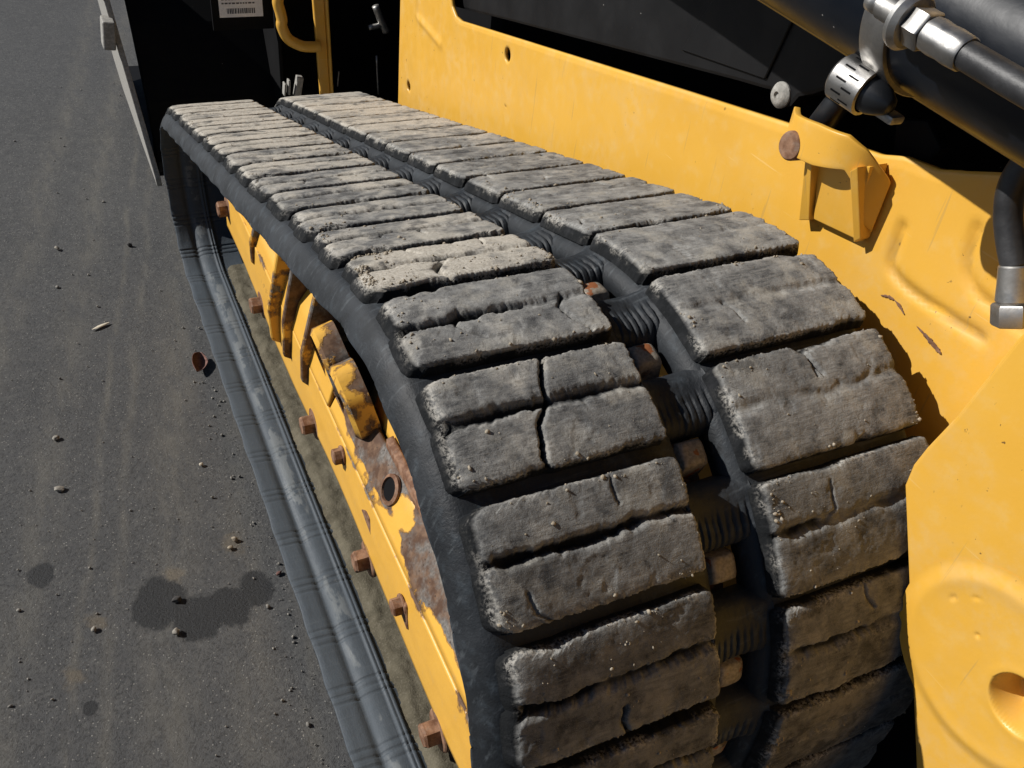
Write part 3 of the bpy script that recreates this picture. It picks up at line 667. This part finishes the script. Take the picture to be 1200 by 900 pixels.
# rust-brown scuffs on the panel: flakes of bare metal slightly proud of the paint
def scuff(pts, wid, seed):
    P = smooth_path([(0, *p) for p in pts], 10); V = []; n = len(P)
    for i, p in enumerate(P):
        d = (P[min(i+1, n-1)]-P[max(i-1, 0)]).normalized(); q = Vector((0, -d.z, d.y)); ww = wid*math.sin(math.pi*(i+.3)/(n+.6))*(.5+float(vnoise(i*.9, 0, seed)))
        V += [(XP-.0009, *(p+q*ww)[1:]), (XP-.0012, *p[1:]), (XP-.0009, *(p-q*ww)[1:])]
    return link('paint_scuff', mesh('paint_scuff', V, grid_faces(n, 3)), M['rust'], panel)
scuff([(.3923, .7174), (.3791, .7148), (.3680, .7122), (.3619, .7104)], .0022, 3); scuff([(.4357, .7199), (.4287, .7232), (.4217, .7244)], .0016, 5); scuff([(.4217, .7244), (.4146, .7226), (.4075, .7189)], .0013, 9)

# dark interior wall behind panel and cover
bm = bmesh.new(); add_box(bm, (.66, 1.25, .75), (.04, 2.0, 1.4)); add_box(bm, (.575, 1.0, .24), (.16, 1.3, .03)); link('chassis', bm_mesh('chassis', bm, bevel=.004), M['dark'], loader)
# hood cover: black sheet with stepped lower edge and tab
bm = bmesh.new()
prism(bm, [(.2061, .9113), (.5092, .8750), (.5691, .8527), (.6046, .8284), (.6205, .8198), (.6272, .8075), (.6380, .8001), (.6481, .8017), (.6604, .8113), (.6704, .8089), (.7103, .8015), (.7989, .7834), (1.2231, .6969), (1.4417, .6519), (1.4585, .6533), (1.4719, .6666), (1.52, .85), (1.52, 1.4), (.20, 1.4)], 'x', .512, .545)
cover = link('hood_cover', bm_mesh('hood_cover', bm, bevel=.004, seg=2), M['plastic'], loader); cover['label'] = 'black side cover above the yellow panel'
lathe_obj('cover_bolt', (.512, .6424, .8135), (-1, 0, .05), [(0, .0125), (.002, .0125), (.0055, .0095), (.007, .006), (.007, .0035), (.0045, .003)], M['bare'], cover, 24)
bm = bmesh.new(); prism(bm, [(.6326, .9663), (.6723, .9446), (.7420, .9219), (.8083, .7990), (.6687, .8190)], 'x', .509, .5119); link('cover_stiffener', bm_mesh('cover_stiffener', bm, bevel=.001, seg=1), M['plastic'], cover)

# bracket with rusty pin
def bracket():
    # plan outline of the rolled strap: x outwards, y along the machine
    P = smooth_path([(.4885, .590, 0), (.474, .574, 0), (.462, .559, 0), (.4565, .541, 0), (.4555, .520, 0), (.4575, .503, 0), (.4650, .488, 0), (.4770, .478, 0), (.4890, .4715, 0)], 8)
    n = len(P); t = np.linspace(0, 1, n); ztop = np.interp(t, [0, .45, .66, .78, 1], [.824, .838, .841, .834, .810]); zlow = np.interp(t, [0, .15, .28, .36, .50, .62, .70, .78, .88, 1], [.803, .798, .797, .8015, .805, .810, .8135, .803, .773, .764])
    V = []
    for i, p in enumerate(P):
        for q in np.linspace(0, 1, 9): V.append((p.x, p.y, zlow[i]+(ztop[i]-zlow[i])*q))
    o = link('bracket', mesh('bracket', V, grid_faces(n, 9)), M['yellow'], loader)
    sm = o.modifiers.new('thickness', 'SOLIDIFY'); sm.thickness = .006; sm.offset = -1
    bv = o.modifiers.new('edge', 'BEVEL'); bv.width = .0012; bv.segments = 2; bv.limit_method = 'ANGLE'
    o['label'] = 'yellow curved bracket bolted on the side panel'
    def hexa(name, front, xb):
        bm = bmesh.new(); A = [bm.verts.new(p) for p in front]; B = [bm.verts.new((xb if isinstance(xb, float) else p[0]+.005, p[1], p[2])) for p in front]
        bm.faces.new(A); bm.faces.new(B[::-1])
        for i in range(4): bm.faces.new((A[i], B[i], B[(i+1) % 4], A[(i+1) % 4]))
        link(name, bm_mesh(name, bm, bevel=.0009, seg=2), M['yellow'], o)
    hexa('bracket_leg', [(.458, .5373, .8016), (.458, .5292, .8018), (.478, .5290, .7440), (.478, .5405, .7379)], .4895)
    hexa('bracket_leg', [(.456, .4852, .8154), (.456, .4790, .8220), (.478, .4683, .7586), (.478, .4737, .7522)], .4895)
    hexa('bracket_plate', [(.466, .5315, .8088), (.466, .4754, .8228), (.480, .4760, .7545), (.480, .5260, .7465)], None)
    lathe_obj('pin', (.470, .5530, .8065), (-1, -.12, .12), [(0, .0128), (.020, .0128), (.0222, .0112), (.0225, .006)], M['rust2'], o, 28)
bracket()
# black strut rising from the bracket
V, F = tube([(.482, .5598, .8128), (.492, .5536, .8432), (.500, .5477, .8837), (.505, .5408, .9293)], .0115, 20); st_ = link('strut', mesh('strut', V, F), M['black'], loader)
lathe_obj('strut_collar', (.496, .5497, .8655), (.1, -.15, 1), [(0, .0135), (.002, .015), (.004, .0135)], M['black'], st_, 24)
bm = bmesh.new(); prism(bm, [(.4976, .8151), (.4626, .8264), (.4559, .8417), (.4784, .8560), (.5084, .8449)], 'x', .515, .53); link('strut_foot', bm_mesh('strut_foot', bm, bevel=.003), M['dark'], st_)

# lift arm (behind) and the black lift cylinder in front of it
A1 = Vector((.4009, .5542, .9778)); A2 = Vector((.4009, .2983, .9622)); ax = (A1-A2).normalized()
CYL_R = .052
P0 = A2-ax*.45; Lc = 1.9
cyl = lathe_obj('lift_cylinder', P0, ax, [(0, CYL_R*.9), (.004, CYL_R), (Lc, CYL_R)], M['tubeblack'], loader, 96); cyl['label'] = 'black lift cylinder crossing above the yellow panel'
bm = bmesh.new()
b0 = A2-ax*.45; b1 = A2+ax*1.6
prism(bm, [(b0.y, b0.z-.0722), (b1.y, b1.z-.0722), (b1.y, b1.z+.12), (b0.y, b0.z+.12)], 'x', .432, .444)
link('lift_arm', bm_mesh('lift_arm', bm, bevel=.002), M['yellow'], loader)
# hose clamp round the cylinder
tc = (Vector((.38, .4141, .9236))-P0).dot(ax)
bm_ = []
clamp = lathe_obj('hose_clamp', P0+ax*(tc-.011), ax, [(0, CYL_R+.0003), (0, CYL_R+.0028), (.001, CYL_R+.0034), (.021, CYL_R+.0034), (.022, CYL_R+.0028), (.022, CYL_R+.0003)], M['zinc'], cyl, 96)
clamp['label'] = 'shiny steel band clamp'
wd = Vector((.18, -.95, -.14)).normalized(); wp = Vector((.362, .4400, .9180))
worm = lathe_obj('clamp_screw_housing', wp, wd, [(0, .006), (0, .0130), (.0025, .0158), (.026, .0158), (.0265, .0135), (.021, .0130)], M['zinc'], cyl, 40)
_, we1, we2 = frame_of(wd)
bm = bmesh.new()
for k in range(22):
    a = 2*math.pi*k/22; c = wp+wd*(.011 if k % 2 else .018)+(we1*math.cos(a)+we2*math.sin(a))*.0156
    Mx = Matrix((wd, (we2*math.cos(a)-we1*math.sin(a)), (we1*math.cos(a)+we2*math.sin(a)))).transposed()
    add_box(bm, c, (.008, .0012, .0010), Mx)
link('clamp_slots', bm_mesh('clamp_slots', bm), M['dark'], cyl)
lathe_obj('clamp_screw', wp+wd*.0215, wd, [(0, .0126), (.010, .0120), (.016, .0095), (.022, .006), (.024, .003)], M['black'], cyl, 28)
bm = bmesh.new(); add_box(bm, wp+wd*.028+Vector((.006, 0, -.008)), (.012, .040, .006), Matrix((Vector((1, 0, 0)), wd, wd.cross(Vector((1, 0, 0))))).transposed()); link('clamp_tail', bm_mesh('clamp_tail', bm, bevel=.002), M['zinc2'], cyl)

# hydraulic hose with crimped fitting lying along the cylinder
hd = (Vector((.325, .2852, .9697))-Vector((.325, .3882, .9781))).normalized(); h0 = Vector((.325, .3882, .9781))
V, F = tube(smooth_path([h0+hd*.056, h0+hd*.10, h0+hd*.17+Vector((0, 0, .001)), h0+hd*.26+Vector((-.006, 0, 0)), h0+hd*.40+Vector((-.02, 0, -.03))], 8), .0080, 24)
hose = link('hydraulic_hose', mesh('hydraulic_hose', V, F), M['hose'], loader); hose['label'] = 'black hydraulic hose beside the lift cylinder'
lathe_obj('ferrule', h0+hd*.036, hd, [(0, .0080), (.001, .0096), (.006, .0101), (.012, .0096), (.018, .0100), (.026, .0096), (.0275, .0088)], M['zinc'], hose, 36, rfun=lambda a, t: 1+.018*math.cos(8*a))
lathe_obj('hex_nut', h0+hd*.024, hd, [(0, .0108), (.001, .0117), (.011, .0117), (.012, .0108)], M['zinc'], hose, 6)
lathe_obj('flange_washer', h0+hd*.0165, hd, [(0, .012), (.0008, .0160), (.004, .0165), (.0075, .0140)], M['zinc2'], hose, 36)
thr = [(.0005*i, .0068+.0006*(i % 2)) for i in range(34)]
lathe_obj('threaded_stub', h0-hd*.002, hd, [(-.010, .0035), (-.0095, .0062), (-.004, .0066), (-.003, .0050), (-.001, .0050)]+thr, M['zinc2'], hose, 24, sharp=False)

# second hose dropping to a fitting at the rear edge
V, F = tube(smooth_path([(.455, .3387, .9468), (.444, .3406, .8961), (.440, .3396, .8760), (.440, .3336, .8590), (.440, .3237, .8442), (.440, .3117, .8305)], 8), .0090, 24)
hose2 = link('hydraulic_hose', mesh('hydraulic_hose', V, F), M['hose'], loader); hose2['label'] = 'black hose ending in a steel fitting at the panel corner'
fd = Vector((0, -.45, -.89)).normalized(); fp = Vector((.440, .3127, .8320))
lathe_obj('ferrule', fp, fd, [(0, .0092), (.001, .0102), (.014, .0108), (.024, .0116), (.026, .010)], M['zinc2'], hose2, 32)
lathe_obj('hex_nut', fp+fd*.026, fd, [(0, .0128), (.0015, .0140), (.014, .0140), (.0155, .0128)], M['zinc2'], hose2, 6)

# rear guard with round boss and pocket
bm = bmesh.new()
prism(bm, [(.2665, .8098), (.2772, .7381), (.2855, .7017), (.2886, .6816), (.2871, .6617), (.2593, .6137), (.2133, .5335), (.1716, .4614), (.09, .32), (-.35, .27), (-.35, 1.2), (.10, 1.2), (.235, .94)], 'x', .400, .56)
guard = link('rear_guard', bm_mesh('rear_guard', bm, bevel=.003, seg=3), M['yellow'], loader); guard['label'] = 'yellow rear guard with a round boss'
def boss():
    R = .080; nr, nt = 70, 128; rr = np.linspace(0, 1, nr)*R*1.03; tt = np.arange(nt)*2*math.pi/nt; RRg, TT = np.meshgrid(rr, tt, indexing='ij')
    cy, cz = .1640, .5927; Yb = cy+RRg*np.cos(TT); Zb = cz+RRg*np.sin(TT)
    h = .0026*(1-sstep(R*.84, R*1.02, RRg))+.0005*np.exp(-((RRg-R*.84)/.006)**2)
    py, pz, pr = .1385, .5915, .0225
    dpk = np.hypot(Yb-py, Zb-pz)
    h -= .026*(1-sstep(pr*.74, pr*1.05, dpk)); h += .004*(1-sstep(pr*.5, pr*.62, dpk))
    h += .0004*np.exp(-((dpk-pr*1.12)/.004)**2)
    h += .0006*fbm(Yb*30, Zb*30, 81)
    for (ay, az, r0) in ((.213, .619, .002), (.20, .6345, .0016), (.1856, .610, .0016)): h -= .0018*np.exp(-(((Yb-ay)**2+(Zb-az)**2)/r0**2))
    X = .3995-h
    return mesh('boss', np.stack([X, Yb, Zb], -1).reshape(-1, 3), grid_faces(nr, nt, False, True))
# the pocket is a real recess: cut the guard face away behind it
bs = link('boss', boss(), M['yellow'], guard)
cutv, cutf = revolve((.38, .1385, .5915), (1, 0, 0), [(0, .029), (.05, .029)], 48); cme = mesh('pocket_cut', cutv, cutf, smooth=False)
gb = bmesh.new(); gb.from_mesh(guard.data)
cutter = bpy.data.objects.new('pocket_cut', cme); COL.objects.link(cutter)
bo = guard.modifiers.new('pocket', 'BOOLEAN'); bo.operation = 'DIFFERENCE'; bo.object = cutter; bo.solver = 'EXACT'; gb.free()
bpy.context.view_layer.update()
ev = guard.evaluated_get(bpy.context.evaluated_depsgraph_get()); nm = bpy.data.meshes.new_from_object(ev); guard.modifiers.clear(); guard.data = nm
bpy.data.objects.remove(cutter)
lathe_obj('pocket_bolt', (.424, .132, .600), (-1, 0, 0), [(0, .0085), (.016, .0085), (.018, .0075)], M['zinc2'], guard, 6)

# front post, step handle and fittings between panel and bucket
YP = 1.98
bm = bmesh.new(); prism(bm, [(.421, .29), (.443, .29), (.434, .54), (.410, .54)], 'y', YP-.006, YP+.006); prism(bm, [(.4435, .29), (.448, .29), (.440, .54), (.4345, .54)], 'y', YP-.02, YP+.10)
link('front_post', bm_mesh('front_post', bm, bevel=.0015, seg=1), M['yellow'], loader)
V, F = tube(smooth_path([(.421, YP-.012, .412), (.400, YP-.012, .412), (.378, YP-.012, .416), (.352, YP-.012, .432), (.340, YP-.012, .458), (.341, YP-.012, .472), (.339, YP-.012, .486), (.335, YP-.012, .512), (.35, YP-.012, .535), (.42, YP-.012, .545)], 8), .0115, 18)
gh = link('grab_handle', mesh('grab_handle', V, F), M['yellow'], loader); gh['label'] = 'bent yellow tube handle at the front'
for (x, z, lx, lz, t) in ((.374, .318, .014, .045, .2), (.352, .318, .005, .032, .1), (.342, .314, .004, .028, .1)):
    bm = bmesh.new(); add_box(bm, (x, YP+.01, z), (lx, .02, lz), Matrix.Rotation(t, 3, 'Y')); link('front_bracket', bm_mesh('front_bracket', bm, bevel=.002), M['bare'], loader)
for (pts, r) in (([(.552, YP, .490), (.566, YP, .455), (.578, YP, .432)], .008), ([(.537, YP, .443), (.565, YP, .448)], .006), ([(.462, YP, .315), (.466, YP, .350)], .002), ([(.560, YP, .29), (.555, YP, .38)], .0025)):
    V, F = tube(smooth_path(pts, 4), r, 12); link('front_pipe', mesh('front_pipe', V, F), M['zinc2'], loader)

# ------------------------------------------------------------------ bucket
bucket = empty('loader_bucket', (.8, 2.4, .05), 'black loader bucket with worn bare steel side edge, in front of the track', 'bucket')
bm = bmesh.new()
prism(bm, [(2.12, .08), (2.07, .13), (2.10, .26), (2.20, .40), (2.33, .54), (2.42, .66), (2.45, .66), (2.36, .52), (2.23, .37), (2.14, .25), (2.12, .16), (2.16, .10)], 'x', .058, 1.75)
bk = link('back_plate', bm_mesh('back_plate', bm, bevel=.004), M['dark'], bucket)
bm = bmesh.new()   # near side plate, leaning slightly outwards
SPY = [(2.03, .108), (2.045, .082), (2.75, .04), (2.85, .10), (2.65, .58), (2.22, .58)]
sx = lambda z: .0435-(z-.108)*.098
A = [bm.verts.new((sx(z), y, z)) for y, z in SPY]; B = [bm.verts.new((sx(z)+.012, y, z)) for y, z in SPY]
bm.faces.new(A); bm.faces.new(B[::-1])
for i in range(len(A)): bm.faces.new((A[i], B[i], B[(i+1) % len(A)], A[(i+1) % len(A)]))
sp_ = link('side_plate', bm_mesh('side_plate', bm, bevel=.002), M['bare'], bucket); sp_['label'] = 'bare steel side plate edge'
bm = bmesh.new(); add_box(bm, (.005, 2.15, .40), (.026, .05, .060), Matrix.Rotation(.12, 3, 'Y')); add_box(bm, (.001, 2.31, .47), (.022, .30, .045), Matrix.Rotation(-.2, 3, 'X'))
link('side_cutter', bm_mesh('side_cutter', bm, bevel=.005, seg=3), M['bare'], bucket)
bm = bmesh.new(); prism(bm, [(2.16, .05), (2.95, .015), (2.95, .035), (2.16, .097)], 'x', .058, 1.75); link('floor_plate', bm_mesh('floor_plate', bm, bevel=.003), M['dark'], bucket)
bm = bmesh.new(); prism(bm, [(2.07, .14), (2.03, .18), (2.03, .56), (2.08, .60), (2.34, .60), (2.20, .42), (2.12, .28)], 'x', .343, .352); prism(bm, [(2.13, .22), (2.13, .80), (2.17, .80), (2.17, .22)], 'x', .352, 1.3)
link('coupler_plate', bm_mesh('coupler_plate', bm, bevel=.003), M['dark'], bucket)
# bar-code sticker on a flat mounting plate of the bucket back
bm = bmesh.new(); add_box(bm, (.275, 2.045, .49), (.13, .008, .12)); link('sticker_mount', bm_mesh('sticker_mount', bm, bevel=.002), M['dark'], bucket)
def sticker():
    bm = bmesh.new(); u = Vector((1, 0, 0)); v = Vector((0, 0, 1)); nn = Vector((0, -1, 0)); c = Vector((.2715, 2.041, .459))
    def quad(cx, cy, wx, wy, h):
        q = [bm.verts.new(c+u*(cx+sx_*wx/2)+v*(cy+sy*wy/2)+nn*h) for sx_, sy in ((-1, -1), (1, -1), (1, 1), (-1, 1))]; return bm.faces.new(q)
    f = quad(0, .038, .092, .078, .001); f.material_index = 0
    r = random.Random(3); x = -.030
    while x < .030:
        wq = r.choice((.0010, .0018, .0026)); f = quad(x+wq/2, .012, wq, .011, .0016); f.material_index = 1; x += wq+r.choice((.0010, .0018))
    for yy, x0, x1 in ((.028, -.04, .03), (.036, -.04, .036), (.044, -.04, .02), (.052, -.04, .034)):
        x = x0
        while x < x1:
            wq = r.uniform(.003, .007); f = quad(x+wq/2, yy, wq, .003, .0016); f.material_index = 1; x += wq+.002
    me = bpy.data.meshes.new('sticker'); bm.to_mesh(me); bm.free()
    me.materials.append(mat_stone('sticker_white', (.70, .71, .74), (.78, .79, .81))); me.materials.append(mat_stone('sticker_ink', (.06, .06, .07), (.09, .09, .1)))
    link('sticker', me, None, bucket)['label'] = 'white sticker with a bar code'
sticker()

# ------------------------------------------------------------------ small things on the asphalt
def pebble(name, loc, size, mat, label, group=None, cat='pebble', seed=0):
    bm = bmesh.new(); bmesh.ops.create_icosphere(bm, subdivisions=3, radius=1); rr = random.Random(seed); off = [rr.uniform(0, 50) for _ in range(3)]
    from mathutils import noise as mn
    cut = [(Vector((rr.uniform(-1, 1), rr.uniform(-1, 1), rr.uniform(-1, 1))).normalized(), rr.uniform(.55, .8)) for _ in range(6)]
    for v in bm.verts:
        p = v.co.copy()
        for nrm, dd in cut:
            t = p.dot(nrm)
            if t > dd: p -= nrm*(t-dd)*.85
        p *= 1+.22*mn.noise(p*1.6+Vector(off)); v.co = Vector((p.x*size[0], p.y*size[1], p.z*size[2]))
    me = bm_mesh(name, bm, smooth=True); o = link(name, me, mat); o.location = (loc[0], loc[1], size[2]*.62); o.rotation_euler = (0, 0, rr.uniform(0, 6)); return setp(o, label, cat, group)
pebble('pebble', (-.114, .851), (.0058, .0055, .005), M['stone'], 'light round pebble at the lower edge of the big oil stain', seed=1)
pebble('pebble', (-.104, .908), (.0080, .0050, .0042), M['dkstone'], 'black lump sitting on the upper edge of the big oil stain', seed=2)
pebble('pebble', (-.240, 1.194), (.0085, .006, .0035), M['stone'], 'flat angular stone on the asphalt, above the small round stain', seed=3)
pebble('pebble', (-.236, 1.321), (.006, .0055, .0038), M['stone'], 'small grey stone with crumbs around it, left of the dry leaf', seed=4)
pebble('pebble', (-.188, 1.961), (.007, .005, .004), M['stone'], 'pale grey pebble near the far left edge of the asphalt', seed=5)
pebble('pebble', (-.041, 1.935), (.0065, .005, .005), M['dkstone'], 'dark pebble on the asphalt left of the front idler', seed=6)
pebble('pebble', (-.022, 1.178), (.004, .004, .003), M['pale'], 'tiny whitish pebble beside the bottom run, below the dry leaf', seed=7)
pebble('pebble', (-.218, .897), (.0048, .004, .0034), M['stone'], 'small tan stone on the sandy spot between the two stains', seed=8)
pebble('pebble', (-.004, .994), (.0055, .005, .004), M['crumb'], 'sandy clod topmost in the pale sand patch near the track', seed=9)
pebble('pebble', (-.014, .980), (.0045, .004, .003), M['crumb'], 'smaller sandy clod lower in the pale sand patch', seed=10)
pebble('wood_chip', (-.134, 1.634), (.019, .0045, .0022), M['pale'], 'pale elongated wood chip lying on the asphalt', cat='wood chip', seed=11).rotation_euler = (0, 0, .45)
pebble('rust_flake', (.044, .905), (.0060, .0035, .0025), M['leaf'], 'reddish flake against the track edge by the oil stain', cat='flake', seed=12)
def dry_leaf():
    nu, nv = 26, 14; u = np.linspace(0, 1, nu); v = np.linspace(-1, 1, nv); U, Vv = np.meshgrid(u, v, indexing='ij')
    wd_ = .017*np.sin(np.pi*np.clip(U, .02, .985))**.7*(1+.12*fbm(U*9, Vv, 4)); curl = Vv*1.25
    X = wd_*np.sin(curl)/1.1; Z = .017-wd_*np.cos(curl)*.9+.010*np.sin(U*3)+.002*fbm(U*8, Vv*4, 5); Y = (U-.5)*.058
    Z = Z-Z.min()+.0005
    me = mesh('dry_leaf', np.stack([X, Y, Z], -1).reshape(-1, 3), grid_faces(nu, nv)); o = link('dry_leaf', me, M['leaf']); o.location = (.022, 1.450, 0); o.rotation_euler = (0, .5, -.25)
    o.location.z = .006
    sm = o.modifiers.new('thickness', 'SOLIDIFY'); sm.thickness = .0008
    setp(o, 'curled reddish brown dry leaf on the asphalt beside the track', 'leaf')
dry_leaf()
n = 900; gx = nrg.uniform(-.55, .05, n); gy = .45+nrg.random(n)**1.5*2.5
cl = fbm(gx*7, gy*5, 91)+.5 > nrg.random(n)*.95; gx, gy = gx[cl], gy[cl]
gr_ = np.minimum(np.abs(nrg.normal(0, 1, len(gx)))**2*.0005+.0006, .0030)
g = scatter('road_grit', np.stack([gx, gy, gr_*.45-.001], -1), gr_, M['grit'], None); setp(g, 'loose grit scattered over the asphalt', 'grit', kind='stuff')
# a denser drift of grit against the track's edge
n = 180; gy = nrg.uniform(.5, 1.6, n); gx = .048-np.abs(nrg.normal(0, .028, n)); gr_ = np.minimum(np.abs(nrg.normal(0, 1, n))**1.6*.0006+.0006, .0026)
g = scatter('gravel_drift', np.stack([gx, gy, gr_*.45-.001], -1), gr_, M['grit'], None); setp(g, 'fine gravel drifted along the foot of the track', 'gravel', kind='stuff')
